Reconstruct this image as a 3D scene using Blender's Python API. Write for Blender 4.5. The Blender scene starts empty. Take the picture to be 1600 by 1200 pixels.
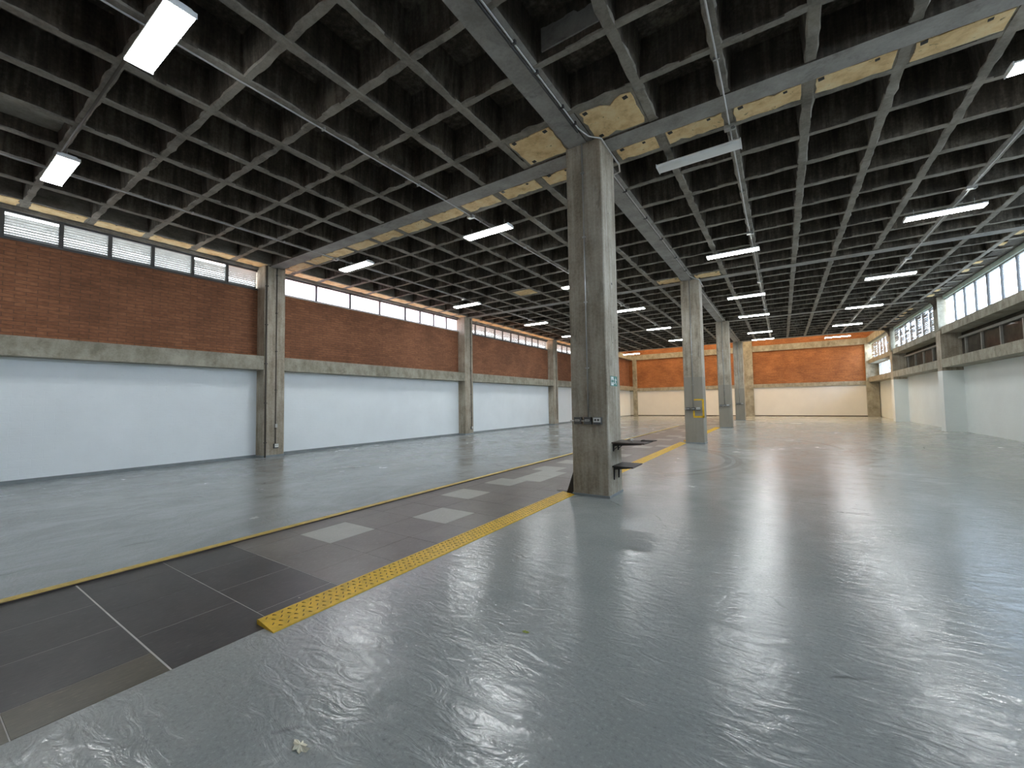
import bpy, bmesh, math, random
from mathutils import Vector, Matrix

random.seed(7)
SC = bpy.context.scene
COL = SC.collection

# ------------------------------------------------------------------ camera
cam = bpy.data.objects.new('camera', bpy.data.cameras.new('camera'))
COL.objects.link(cam)
cam.data.sensor_fit = 'HORIZONTAL'
cam.data.sensor_width = 36.0
cam.data.lens = 14.4992
cam.data.clip_end = 400
Rr = Vector((0.83626984, 0.54808922, -0.01584147))
Ru = Vector((0.03878186, -0.03030496, 0.99878805))
Rf = Vector((-0.54694489, 0.83587069, 0.04659904))
M = Matrix((Rr, Ru, -Rf)).transposed().to_4x4()
M.translation = Vector((0, 0, 1.4))
cam.matrix_world = M
SC.camera = cam

# ------------------------------------------------------------------ world, sun, exposure
SC.view_settings.view_transform = 'Standard'
SC.view_settings.look = 'None'
SC.view_settings.gamma = 1.0
SC.view_settings.use_curve_mapping = False
SC.view_settings.exposure = 0.62
LAMP = 42.0
SKY = 10.0
w = bpy.data.worlds.new('overcast_sky')
SC.world = w
w.use_nodes = True
wn = w.node_tree.nodes
wl = w.node_tree.links
bg = wn['Background']
tc = wn.new('ShaderNodeTexCoord')
sp = wn.new('ShaderNodeSeparateXYZ')
wl.new(tc.outputs['Generated'], sp.inputs[0])
cr = wn.new('ShaderNodeValToRGB')
cr.color_ramp.elements[0].position = 0.0
cr.color_ramp.elements[0].color = (0.90, 0.95, 1.0, 1)
cr.color_ramp.elements[1].position = 0.8
cr.color_ramp.elements[1].color = (0.78, 0.89, 1.0, 1)
wl.new(sp.outputs[2], cr.inputs[0])
wl.new(cr.outputs[0], bg.inputs[0])
bg.inputs[1].default_value = SKY

sun = bpy.data.objects.new('sun', bpy.data.lights.new('sun', 'SUN'))
COL.objects.link(sun)
sun.data.energy = 8.0
sun.data.angle = math.radians(3)
sun.data.color = (1.0, 0.93, 0.82)
sd = Vector((0.50, 0.22, -0.84))          # travels from the upper left, slightly towards the back wall
sun.rotation_euler = sd.to_track_quat('-Z', 'Y').to_euler()

# ------------------------------------------------------------------ measures
XC0, XC1 = -2.715, -2.14                  # central columns, left and right face
Y1, BAY, CD = 5.803, 8.7185, 0.575
ZT = 5.40                                 # underside of ribs
XL, XLW = -12.05, -12.45                  # left column face, left wall face
XR, XRW, XRG = 5.40, 6.0, 5.62            # right column face, right wall face, right upper window
YB, YF = 40.1, -3.0                       # back wall, wall behind the camera
YE = 32.5                                 # end of the waffle slab
def Y(i): return Y1 + BAY * (i - 1)

# ------------------------------------------------------------------ materials
def nodes_of(name):
    m = bpy.data.materials.new(name)
    m.use_nodes = True
    nt = m.node_tree
    b = nt.nodes['Principled BSDF']
    return m, nt.nodes, nt.links, b

def pos_map(N, L, scale=(1, 1, 1)):
    g = N.new('ShaderNodeNewGeometry')
    mp = N.new('ShaderNodeMapping')
    mp.inputs['Scale'].default_value = scale
    L.new(g.outputs['Position'], mp.inputs['Vector'])
    return mp.outputs['Vector']

def noise(N, L, vec, scale, detail=4, rough=0.55, dist=0.0):
    n = N.new('ShaderNodeTexNoise')
    n.inputs['Scale'].default_value = scale
    n.inputs['Detail'].default_value = detail
    n.inputs['Roughness'].default_value = rough
    n.inputs['Distortion'].default_value = dist
    L.new(vec, n.inputs['Vector'])
    return n.outputs['Fac']

def ramp(N, L, fac, stops):
    r = N.new('ShaderNodeValToRGB')
    e = r.color_ramp.elements
    while len(e) < len(stops):
        e.new(0.5)
    for k, (p, c) in enumerate(stops):
        e[k].position = p
        e[k].color = (c[0], c[1], c[2], 1) if not isinstance(c, (int, float)) else (c, c, c, 1)
    L.new(fac, r.inputs[0])
    return r.outputs[0]

def mixc(N, L, fac, a, b, mode='MIX'):
    m = N.new('ShaderNodeMix')
    m.data_type = 'RGBA'
    m.blend_type = mode
    for sock, v in ((m.inputs[0], fac), (m.inputs[6], a), (m.inputs[7], b)):
        if isinstance(v, (int, float)):
            sock.default_value = v
        elif isinstance(v, (tuple, list)):
            sock.default_value = (v[0], v[1], v[2], 1)
        else:
            L.new(v, sock)
    return m.outputs[2]

def math_n(N, L, op, a, b=None, c=None):
    m = N.new('ShaderNodeMath')
    m.operation = op
    for k, v in enumerate((a, b, c)):
        if v is None:
            continue
        if isinstance(v, (int, float)):
            m.inputs[k].default_value = v
        else:
            L.new(v, m.inputs[k])
    return m.outputs[0]

def bump(N, L, b, h, strength=0.3, dist=0.01):
    bp = N.new('ShaderNodeBump')
    bp.inputs['Strength'].default_value = strength
    bp.inputs['Distance'].default_value = dist
    L.new(h, bp.inputs['Height'])
    L.new(bp.outputs[0], b.inputs['Normal'])
    return bp

def concrete(name, c_dark, c_mid, c_light, streak=(7, 7, 0.5), rough=0.85, bs=0.35):
    m, N, L, b = nodes_of(name)
    v = pos_map(N, L)
    vs = pos_map(N, L, streak)
    n1 = noise(N, L, v, 1.7, 5, 0.6)
    n2 = noise(N, L, vs, 1.6, 4, 0.6)
    n3 = noise(N, L, v, 26, 5, 0.7)
    s = math_n(N, L, 'ADD', math_n(N, L, 'MULTIPLY', n1, 0.38), math_n(N, L, 'MULTIPLY', n2, 0.38))
    s = math_n(N, L, 'ADD', s, math_n(N, L, 'MULTIPLY', n3, 0.24))
    c = ramp(N, L, s, [(0.39, c_dark), (0.5, c_mid), (0.61, c_light)])
    nb = noise(N, L, pos_map(N, L, (streak[0] * .5, streak[1] * .5, max(streak[2], .8))), 2.2, 5, 0.7, 0.6)
    c = mixc(N, L, ramp(N, L, nb, [(0.56, 0.0), (0.70, 0.55)]), c, [x * .45 for x in c_dark])
    L.new(c, b.inputs['Base Color'])
    b.inputs['Roughness'].default_value = rough
    hh = math_n(N, L, 'ADD', math_n(N, L, 'MULTIPLY', n3, 0.4), n2)
    bump(N, L, b, hh, bs, 0.012)
    return m

MAT = {}
MAT['concrete_column'] = concrete('board_formed_concrete', (.23, .195, .14), (.37, .325, .25), (.49, .45, .365))
MAT['concrete_wall'] = concrete('pale_concrete', (.21, .195, .145), (.32, .30, .235), (.42, .40, .325), streak=(3, 3, 1.5))
MAT['concrete_rib'] = concrete('dusty_rib_concrete', (.15, .135, .11), (.25, .23, .195), (.35, .325, .275), streak=(2, 2, 5))
MAT['concrete_beam'] = concrete('grey_beam_concrete', (.25, .24, .22), (.34, .33, .305), (.42, .41, .385), streak=(2, 2, 2), bs=0.2)
MAT['coffer'] = concrete('shaded_coffer_concrete', (.028, .022, .015), (.075, .063, .048), (.18, .155, .12), streak=(9, 9, 0.5))  # board marks, plus the dimness of the coffers put into the colour

def column_paint(name):
    # raw concrete above, a painted dado up to 2.16 m
    m = MAT['concrete_column'].copy()
    m.name = name
    N, L = m.node_tree.nodes, m.node_tree.links
    b = N['Principled BSDF']
    src = b.inputs['Base Color'].links[0].from_socket
    g = N.new('ShaderNodeNewGeometry')
    s = N.new('ShaderNodeSeparateXYZ')
    L.new(g.outputs['Position'], s.inputs[0])
    st = math_n(N, L, 'LESS_THAN', s.outputs[2], 2.16)
    L.new(mixc(N, L, math_n(N, L, 'MULTIPLY', st, 0.85), src, (.27, .25, .205)), b.inputs['Base Color'])
    return m
MAT['column_painted'] = column_paint('concrete_with_painted_dado')

def brick(name, axis, c1, c2, cm):
    m, N, L, b = nodes_of(name)
    g = N.new('ShaderNodeNewGeometry')
    s = N.new('ShaderNodeSeparateXYZ')
    L.new(g.outputs['Position'], s.inputs[0])
    c = N.new('ShaderNodeCombineXYZ')
    L.new(s.outputs[1 if axis == 'Y' else 0], c.inputs[0])
    L.new(s.outputs[2], c.inputs[1])
    bt = N.new('ShaderNodeTexBrick')
    bt.inputs['Scale'].default_value = 1.0
    bt.inputs['Brick Width'].default_value = 0.30
    bt.inputs['Row Height'].default_value = 0.075
    bt.inputs['Mortar Size'].default_value = 0.007
    bt.inputs['Mortar Smooth'].default_value = 0.3
    bt.inputs['Bias'].default_value = -0.1
    bt.inputs['Color1'].default_value = (*c1, 1)
    bt.inputs['Color2'].default_value = (*c2, 1)
    bt.inputs['Mortar'].default_value = (*cm, 1)
    L.new(c.outputs[0], bt.inputs['Vector'])
    v = pos_map(N, L)
    big = noise(N, L, v, 0.9, 5, 0.6)
    fine = noise(N, L, pos_map(N, L, (3, 3, 14)), 3, 3, 0.6)
    col = mixc(N, L, 0.55, bt.outputs['Color'], ramp(N, L, big, [(0.3, .55), (0.7, 1.35)]), 'MULTIPLY')
    col = mixc(N, L, 0.35, col, ramp(N, L, fine, [(0.3, .3), (0.7, 1.8)]), 'MULTIPLY')
    L.new(col, b.inputs['Base Color'])
    b.inputs['Roughness'].default_value = 0.9
    h = math_n(N, L, 'SUBTRACT', math_n(N, L, 'MULTIPLY', fine, 0.4), bt.outputs['Fac'])
    bump(N, L, b, h, 0.5, 0.01)
    return m
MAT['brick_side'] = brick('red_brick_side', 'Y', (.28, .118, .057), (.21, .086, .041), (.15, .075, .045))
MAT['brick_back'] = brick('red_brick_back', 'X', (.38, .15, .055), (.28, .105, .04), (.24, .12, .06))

def white_paint(name, base, axis):
    m, N, L, b = nodes_of(name)
    v = pos_map(N, L)
    n1 = noise(N, L, v, 0.8, 4, 0.6)
    n2 = noise(N, L, pos_map(N, L, (6, 6, 14)), 1.5, 3, 0.6)
    c = ramp(N, L, n1, [(0.3, [x * .93 for x in base]), (0.7, base)])
    c = mixc(N, L, ramp(N, L, n2, [(0.62, 0.0), (0.75, 0.18)]), c, [x * .7 for x in base])
    L.new(c, b.inputs['Base Color'])
    b.inputs['Roughness'].default_value = 0.6
    g = N.new('ShaderNodeNewGeometry')
    s = N.new('ShaderNodeSeparateXYZ')
    L.new(g.outputs['Position'], s.inputs[0])
    cc = N.new('ShaderNodeCombineXYZ')
    L.new(s.outputs[1 if axis == 'Y' else 0], cc.inputs[0])
    L.new(s.outputs[2], cc.inputs[1])
    bt = N.new('ShaderNodeTexBrick')
    bt.inputs['Scale'].default_value = 1.0
    bt.inputs['Brick Width'].default_value = 0.30
    bt.inputs['Row Height'].default_value = 0.15
    bt.inputs['Mortar Size'].default_value = 0.008
    bt.inputs['Mortar Smooth'].default_value = 0.6
    L.new(cc.outputs[0], bt.inputs['Vector'])
    h = math_n(N, L, 'SUBTRACT', n2, math_n(N, L, 'MULTIPLY', bt.outputs['Fac'], 0.25))
    bump(N, L, b, h, 0.35, 0.006)
    return m
MAT['white_side'] = white_paint('white_painted_blockwork', (.87, .93, .95), 'Y')
MAT['white_right'] = white_paint('pale_grey_painted_blockwork', (.82, .87, .845), 'Y')
MAT['white_back'] = white_paint('cream_painted_blockwork', (.80, .79, .75), 'X')

def floor_paint():
    m, N, L, b = nodes_of('glossy_grey_floor_paint')
    v = pos_map(N, L)
    n1 = noise(N, L, v, 0.55, 5, 0.6, 0.4)
    n2 = noise(N, L, v, 2.3, 5, 0.65, 0.8)
    n3 = noise(N, L, v, 48, 5, 0.75)
    n4 = noise(N, L, pos_map(N, L, (1, 2.4, 1)), 4.6, 4, 0.55, 1.4)
    c = ramp(N, L, math_n(N, L, 'ADD', math_n(N, L, 'MULTIPLY', n1, 0.55), math_n(N, L, 'MULTIPLY', n2, 0.45)),
             [(0.36, (.315, .338, .325)), (0.5, (.35, .372, .356)), (0.64, (.385, .405, .385))])
    # worn darker grit
    c = mixc(N, L, ramp(N, L, n3, [(0.54, 0.0), (0.68, 0.6)]), c, (.19, .205, .2))
    c = mixc(N, L, ramp(N, L, n3, [(0.32, 0.55), (0.46, 0.0)]), c, (.52, .54, .525))
    # hairline cracks
    vo = N.new('ShaderNodeTexVoronoi')
    vo.feature = 'DISTANCE_TO_EDGE'
    vo.inputs['Scale'].default_value = 0.33
    nd = N.new('ShaderNodeTexNoise')
    nd.inputs['Scale'].default_value = 1.6
    nd.inputs['Detail'].default_value = 5
    L.new(v, nd.inputs['Vector'])
    mixv = N.new('ShaderNodeMix')
    mixv.data_type = 'VECTOR'
    mixv.inputs[0].default_value = 0.25
    L.new(v, mixv.inputs[4])
    L.new(nd.outputs['Color'], mixv.inputs[5])
    L.new(mixv.outputs[1], vo.inputs['Vector'])
    crack = ramp(N, L, vo.outputs['Distance'], [(0.0, 1.0), (0.0016, 0.0)])
    mask = ramp(N, L, noise(N, L, v, 1.1, 3), [(0.53, 0.0), (0.6, 1.0)])
    crack = math_n(N, L, 'MULTIPLY', crack, mask)
    c = mixc(N, L, math_n(N, L, 'MULTIPLY', crack, 0.6), c, (.05, .05, .05))
    # curved tyre marks
    s = N.new('ShaderNodeSeparateXYZ')
    L.new(v, s.inputs[0])
    # darker, bluer mottling on the left of the tiles
    left = math_n(N, L, 'LESS_THAN', s.outputs[0], -4.8)
    left_mottle = ramp(N, L, noise(N, L, pos_map(N, L, (1.0, 0.5, 1)), 1.3, 6, 0.7, 0.8), [(0.4, (.30, .325, .335)), (0.6, (.16, .175, .185))])
    c = mixc(N, L, math_n(N, L, 'MULTIPLY', left, 0.55), c, left_mottle)
    for (cx, cy, r, y0, y1) in ((-4.1, 10.4, 3.02, 7.6, 13.6), (-4.1, 10.4, 3.24, 8.0, 13.2), (-3.4, 14.2, 4.7, 14.4, 18.2)):
        dx = math_n(N, L, 'SUBTRACT', s.outputs[0], cx)
        dy = math_n(N, L, 'SUBTRACT', s.outputs[1], cy)
        d = math_n(N, L, 'SQRT', math_n(N, L, 'ADD', math_n(N, L, 'MULTIPLY', dx, dx), math_n(N, L, 'MULTIPLY', dy, dy)))
        band = math_n(N, L, 'LESS_THAN', math_n(N, L, 'ABSOLUTE', math_n(N, L, 'SUBTRACT', d, r)), 0.07)
        win = math_n(N, L, 'MULTIPLY', math_n(N, L, 'GREATER_THAN', s.outputs[1], y0), math_n(N, L, 'LESS_THAN', s.outputs[1], y1))
        band = math_n(N, L, 'MULTIPLY', math_n(N, L, 'MULTIPLY', band, win), math_n(N, L, 'MULTIPLY', n2, 0.5))
        c = mixc(N, L, band, c, (.08, .085, .085))
    L.new(c, b.inputs['Base Color'])
    L.new(ramp(N, L, math_n(N, L, 'ADD', math_n(N, L, 'MULTIPLY', n1, 0.5), math_n(N, L, 'MULTIPLY', n2, 0.5)), [(0.36, .13), (0.5, .19), (0.64, .28)]), b.inputs['Roughness'])
    b.inputs['Specular IOR Level'].default_value = 0.6
    h = math_n(N, L, 'ADD', math_n(N, L, 'MULTIPLY', n4, 1.1), math_n(N, L, 'MULTIPLY', n2, 0.8))
    h = math_n(N, L, 'ADD', h, math_n(N, L, 'MULTIPLY', n3, 0.03))
    h = math_n(N, L, 'SUBTRACT', h, math_n(N, L, 'MULTIPLY', crack, 0.05))
    bump(N, L, b, h, 0.25, 0.02)
    return m
MAT['floor'] = floor_paint()

def tile_mat(name, c0, c1, rough=0.33):
    m, N, L, b = nodes_of(name)
    v = pos_map(N, L)
    n1 = noise(N, L, v, 2.0, 5, 0.65, 0.5)
    n2 = noise(N, L, pos_map(N, L, (7, 2, 1)), 9, 4, 0.7)
    c = ramp(N, L, math_n(N, L, 'ADD', math_n(N, L, 'MULTIPLY', n1, .6), math_n(N, L, 'MULTIPLY', n2, .4)), [(0.38, c0), (0.62, c1)])
    c = mixc(N, L, ramp(N, L, n2, [(0.62, 0.0), (0.72, 0.6)]), c, [min(1, x * 2.4) for x in c1])
    L.new(c, b.inputs['Base Color'])
    b.inputs['Roughness'].default_value = rough
    bump(N, L, b, n2, 0.15, 0.004)
    return m
MAT['tile_dark'] = tile_mat('charcoal_slate_tile', (.045, .045, .045), (.085, .083, .08))
MAT['tile_sheen'] = tile_mat('sheen_slate_tile', (.12, .11, .098), (.19, .175, .155))  # reflection on the farther rows painted in as a lighter brown
MAT['tile_tan'] = tile_mat('olive_brown_tile', (.075, .068, .048), (.14, .125, .09))
MAT['tile_light'] = tile_mat('light_grey_tile', (.33, .34, .30), (.40, .41, .37))

def plain(name, c, rough=0.5, metal=0.0, spec=0.5, var=0.12, scale=6):
    m, N, L, b = nodes_of(name)
    v = pos_map(N, L)
    n = noise(N, L, v, scale, 4, 0.6)
    L.new(ramp(N, L, n, [(0.3, [x * (1 - var) for x in c]), (0.7, [min(1, x * (1 + var)) for x in c])]), b.inputs['Base Color'])
    b.inputs['Roughness'].default_value = rough
    b.inputs['Metallic'].default_value = metal
    b.inputs['Specular IOR Level'].default_value = spec
    return m
MAT['grout'] = plain('pale_grout', (.58, .57, .54), 0.9)
MAT['yellow'] = plain('worn_yellow_paint', (.74, .45, .02), 0.45, var=0.2, scale=20)
MAT['yellow_trim'] = plain('dull_yellow_trim', (.50, .36, .07), 0.5, var=0.25, scale=14)
MAT['lug'] = plain('scuffed_brown_lug', (.20, .11, .01), 0.5)
MAT['galv'] = plain('galvanised_steel', (.50, .50, .48), 0.38, 0.7)
MAT['dull_pipe'] = plain('dull_brown_pipe', (.085, .075, .06), 0.6)
MAT['steel_dark'] = plain('dark_window_steel', (.07, .07, .07), 0.55)
MAT['mullion'] = plain('grey_mullion_paint', (.30, .30, .27), 0.6)
MAT['sill'] = plain('pale_sill_metal', (.70, .68, .64), 0.5)
MAT['louvre'] = plain('weathered_louvre', (.40, .40, .385), 0.5, 0.0)
MAT['lamp_body'] = plain('white_enamel', (.90, .92, .91), 0.35, var=0.03)
MAT['box_grey'] = plain('dark_grey_plastic', (.10, .10, .095), 0.5)
MAT['plate_white'] = plain('off_white_plastic', (.72, .72, .68), 0.4)
MAT['black'] = plain('black_steel', (.018, .017, .016), 0.5)
MAT['board'] = plain('dark_brown_board', (.075, .055, .045), 0.55)
MAT['paper'] = plain('crumpled_paper', (.72, .68, .60), 0.9)
MAT['dry_leaf'] = plain('pale_dry_leaf', (.85, .80, .62), 0.8)
MAT['green_leaf'] = plain('yellow_green_leaf', (.36, .42, .10), 0.7)
MAT['sign_green'] = plain('sign_green', (.02, .20, .15), 0.4)
MAT['sign_white'] = plain('sign_white', (.75, .80, .78), 0.4)
MAT['kick'] = plain('grey_kick_paint', (.22, .25, .26), 0.4)
MAT['lintel'] = plain('pale_green_lintel_paint', (.55, .66, .58), 0.6)
MAT['terracotta'] = plain('bounce_terracotta', (.60, .26, .13), 0.9)
MAT['ground'] = plain('grey_ground', (.30, .30, .28), 0.95)
MAT['brown_panel'] = plain('brown_hardboard', (.20, .14, .09), 0.7)

def panel_mat():
    m, N, L, b = nodes_of('yellowed_form_plaster')
    v = pos_map(N, L)
    n1 = noise(N, L, v, 4.5, 5, 0.65)
    n2 = noise(N, L, v, 13, 4, 0.6, 1.0)
    c = ramp(N, L, n1, [(0.3, (.66, .43, .19)), (0.5, (.88, .65, .34)), (0.7, (.95, .78, .48))])
    c = mixc(N, L, ramp(N, L, n2, [(0.64, 0.0), (0.72, 0.85)]), c, (.09, .06, .03))
    L.new(c, b.inputs['Base Color'])
    b.inputs['Roughness'].default_value = 0.9
    bump(N, L, b, n2, 0.4, 0.01)
    return m
MAT['panel'] = panel_mat()

def glass_clear(name, tint, dirt, clear=0.92):
    m, N, L, b = nodes_of(name)
    N.remove(b)
    out = N['Material Output']
    tr = N.new('ShaderNodeBsdfTransparent')
    tr.inputs[0].default_value = (*tint, 1)
    gl = N.new('ShaderNodeBsdfGlossy')
    gl.inputs['Roughness'].default_value = 0.05
    tl = N.new('ShaderNodeBsdfTranslucent')
    tl.inputs[0].default_value = (.85, .86, .9, 1)
    n = noise(N, L, pos_map(N, L), 1.6, 4, 0.6)
    m1 = N.new('ShaderNodeMixShader')
    L.new(ramp(N, L, n, [(0.4, dirt * 0.4), (0.65, dirt)]), m1.inputs[0])
    L.new(tr.outputs[0], m1.inputs[1])
    L.new(tl.outputs[0], m1.inputs[2])
    m2 = N.new('ShaderNodeMixShader')
    m2.inputs[0].default_value = 1 - clear
    L.new(m1.outputs[0], m2.inputs[1])
    L.new(gl.outputs[0], m2.inputs[2])
    L.new(m2.outputs[0], out.inputs[0])
    return m
MAT['glass'] = glass_clear('clear_pane', (.82, .88, .95), 0.15)
MAT['glass_milky'] = glass_clear('milky_pane', (.70, .66, .72), 0.6)
md, N_, L_, b_ = nodes_of('dark_tinted_pane')
N_.remove(b_)
df = N_.new('ShaderNodeBsdfDiffuse')
L_.new(ramp(N_, L_, noise(N_, L_, pos_map(N_, L_), 2.2, 4), [(0.3, (.045, .04, .032)), (0.7, (.085, .076, .062))]), df.inputs[0])
gg_ = N_.new('ShaderNodeBsdfGlossy')
gg_.inputs['Roughness'].default_value = 0.05
mx = N_.new('ShaderNodeMixShader')
mx.inputs[0].default_value = 0.05
L_.new(df.outputs[0], mx.inputs[1])
L_.new(gg_.outputs[0], mx.inputs[2])
L_.new(mx.outputs[0], N_['Material Output'].inputs[0])
MAT['glass_dark'] = md

def amber_sheet():
    m, N, L, b = nodes_of('amber_translucent_roof_sheet')
    N.remove(b)
    tl = N.new('ShaderNodeBsdfTranslucent')
    n = noise(N, L, pos_map(N, L, (1, 6, 1)), 2, 3)
    L.new(ramp(N, L, n, [(0.3, (.41, .325, .235)), (0.7, (.45, .37, .275))]), tl.inputs[0])
    L.new(tl.outputs[0], N['Material Output'].inputs[0])
    return m
MAT['amber'] = amber_sheet()

def lamp_mat():
    m, N, L, b = nodes_of('lit_diffuser')
    b.inputs['Base Color'].default_value = (.9, .9, .9, 1)
    b.inputs['Emission Color'].default_value = (.96, .99, 1.0, 1)
    b.inputs['Emission Strength'].default_value = LAMP
    return m
MAT['lit'] = lamp_mat()

# ------------------------------------------------------------------ mesh helpers
class MB:
    def __init__(s):
        s.v, s.f = [], []
    def poly(s, pts, faces):
        o = len(s.v)
        s.v += [tuple(p) for p in pts]
        s.f += [tuple(i + o for i in f) for f in faces]
        return s
    def box(s, x0, x1, y0, y1, z0, z1):
        p = [(x0, y0, z0), (x1, y0, z0), (x1, y1, z0), (x0, y1, z0), (x0, y0, z1), (x1, y0, z1), (x1, y1, z1), (x0, y1, z1)]
        return s.poly(p, [(3, 2, 1, 0), (4, 5, 6, 7), (0, 1, 5, 4), (1, 2, 6, 5), (2, 3, 7, 6), (3, 0, 4, 7)])
    def cbox(s, x0, x1, y0, y1, z0, z1, c):
        """box whose upper edges are chamfered"""
        p = [(x0, y0, z0), (x1, y0, z0), (x1, y1, z0), (x0, y1, z0),
             (x0, y0, z1 - c), (x1, y0, z1 - c), (x1, y1, z1 - c), (x0, y1, z1 - c),
             (x0 + c, y0 + c, z1), (x1 - c, y0 + c, z1), (x1 - c, y1 - c, z1), (x0 + c, y1 - c, z1)]
        return s.poly(p, [(3, 2, 1, 0), (0, 1, 5, 4), (1, 2, 6, 5), (2, 3, 7, 6), (3, 0, 4, 7),
                          (4, 5, 9, 8), (5, 6, 10, 9), (6, 7, 11, 10), (7, 4, 8, 11), (8, 9, 10, 11)])
    def prism(s, outline, axis, a, b):
        """outline of 2-D points extruded along axis from a to b"""
        n = len(outline)
        def P(p, t):
            return {'x': (t, p[0], p[1]), 'y': (p[0], t, p[1]), 'z': (p[0], p[1], t)}[axis]
        pts = [P(p, a) for p in outline] + [P(p, b) for p in outline]
        fs = [tuple(range(n))[::-1], tuple(range(n, 2 * n))]
        fs += [(i, (i + 1) % n, n + (i + 1) % n, n + i) for i in range(n)]
        return s.poly(pts, fs)
    def tube(s, path, r, n=8):
        path = [Vector(p) for p in path]
        rings = []
        for i, p in enumerate(path):
            t = (path[min(i + 1, len(path) - 1)] - path[max(i - 1, 0)]).normalized()
            up = Vector((0, 0, 1)) if abs(t.z) < 0.9 else Vector((1, 0, 0))
            u = t.cross(up).normalized()
            q = u.cross(t)
            rings.append([p + r * (math.cos(2 * math.pi * k / n) * u + math.sin(2 * math.pi * k / n) * q) for k in range(n)])
        pts = [p for rg in rings for p in rg]
        fs = []
        for i in range(len(rings) - 1):
            for k in range(n):
                fs.append((i * n + k, i * n + (k + 1) % n, (i + 1) * n + (k + 1) % n, (i + 1) * n + k))
        fs.append(tuple(range(n)))
        fs.append(tuple(range(len(pts) - n, len(pts)))[::-1])
        return s.poly(pts, fs)
    def mesh(s, name, mat):
        me = bpy.data.meshes.new(name)
        me.from_pydata(s.v, [], s.f)
        bm = bmesh.new()
        bm.from_mesh(me)
        bmesh.ops.recalc_face_normals(bm, faces=bm.faces)
        bm.to_mesh(me)
        bm.free()
        if mat:
            me.materials.append(MAT[mat])
        return me
    def build(s, name, mat, parent=None, loc=None):
        o = bpy.data.objects.new(name, s.mesh(name, mat))
        COL.objects.link(o)
        if parent:
            o.parent = parent
            o.matrix_parent_inverse = Matrix.Translation(parent.location).inverted()
        if loc:
            o.location = loc
        return o

def tag(o, label=None, cat=None, group=None, kind=None):
    if label: o['label'] = label
    if cat: o['category'] = cat
    if group: o['group'] = group
    if kind: o['kind'] = kind
    return o

def empty(name, loc=(0, 0, 0)):
    o = bpy.data.objects.new(name, None)
    o.location = loc
    o.empty_display_size = 0.2
    COL.objects.link(o)
    return o

def B(name, mat, parent, *d):
    return MB().box(*d).build(name, mat, parent)

def smooth(o):
    for p in o.data.polygons:
        p.use_smooth = True
    return o

# ------------------------------------------------------------------ floor
fl = MB()
SX0, SX1 = -4.80, -2.80                    # tiled strip
fl.box(XLW - 0.2, SX0, YF, YB, -0.2, 0.0)
fl.box(SX1, XRW + 0.2, YF, YB, -0.2, 0.0)
floor = tag(fl.build('floor', 'floor'), 'glossy grey painted concrete floor with an inlaid strip of tiles', 'floor', kind='structure')
MB().box(SX0, SX1, YF, YB, -0.2, -0.0008).build('tile_bed', 'grout', floor)
P = 0.5535
rows = [0.8950 + P * k for k in range(-7, 71)]
cA = [-4.80, -4.474, -3.920, -3.365, -2.80]            # joints of a row
cB = [-4.80, -4.205, -3.650, -3.092, -2.80]
light = {(3, 0), (5, 1), (7, 0), (9, 0), (10, 0), (11, 0), (12, 0), (14, 0), (15, 1), (17, 1), (19, 0), (21, 1), (22, 2), (24, 0), (26, 1)}
rest = MB()
restl = MB()
g = 0.002
for k, y in enumerate(rows):
    kk = k - 7
    if kk >= 70 or y + P > YB: break
    cs = cB if kk in (-1, -3, -5, 1, -7, 10, 11) else cA
    if kk == 1: cs = [-4.80, -4.22, -3.655, -3.06, -2.80]
    for c in range(4):
        x0, x1 = cs[c], cs[c + 1]
        key = (kk, c - 1)
        if key in light: mat = 'tile_light'
        elif kk <= 1: mat = 'tile_tan' if (c == 3 and kk < 0 or (c == 3 and kk == -1)) else 'tile_dark'
        elif kk > 27 and random.random() < 0.2: mat = 'tile_light'
        else: mat = 'tile_sheen'
        dz = random.uniform(-0.0006, 0.0006)
        gg = g if kk < 2 else 0.0012
        g1 = 0.0045 if kk == -1 else gg
        g0 = 0.0045 if kk == 0 else gg
        if kk <= 27:
            MB().cbox(x0 + gg, x1 - gg, y + g0, y + P - g1, -0.012, 0.0005 + dz, 0.0012).build('tile', mat, floor)
        else:
            (restl if mat == 'tile_light' else rest).cbox(x0 + gg, x1 - gg, y + gg, y + P - gg, -0.012, 0.0005, 0.0012)
tag(rest.build('distant_tiling', 'tile_sheen', floor), kind='stuff')
tag(restl.build('distant_light_tiling', 'tile_light', floor), kind='stuff')

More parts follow.
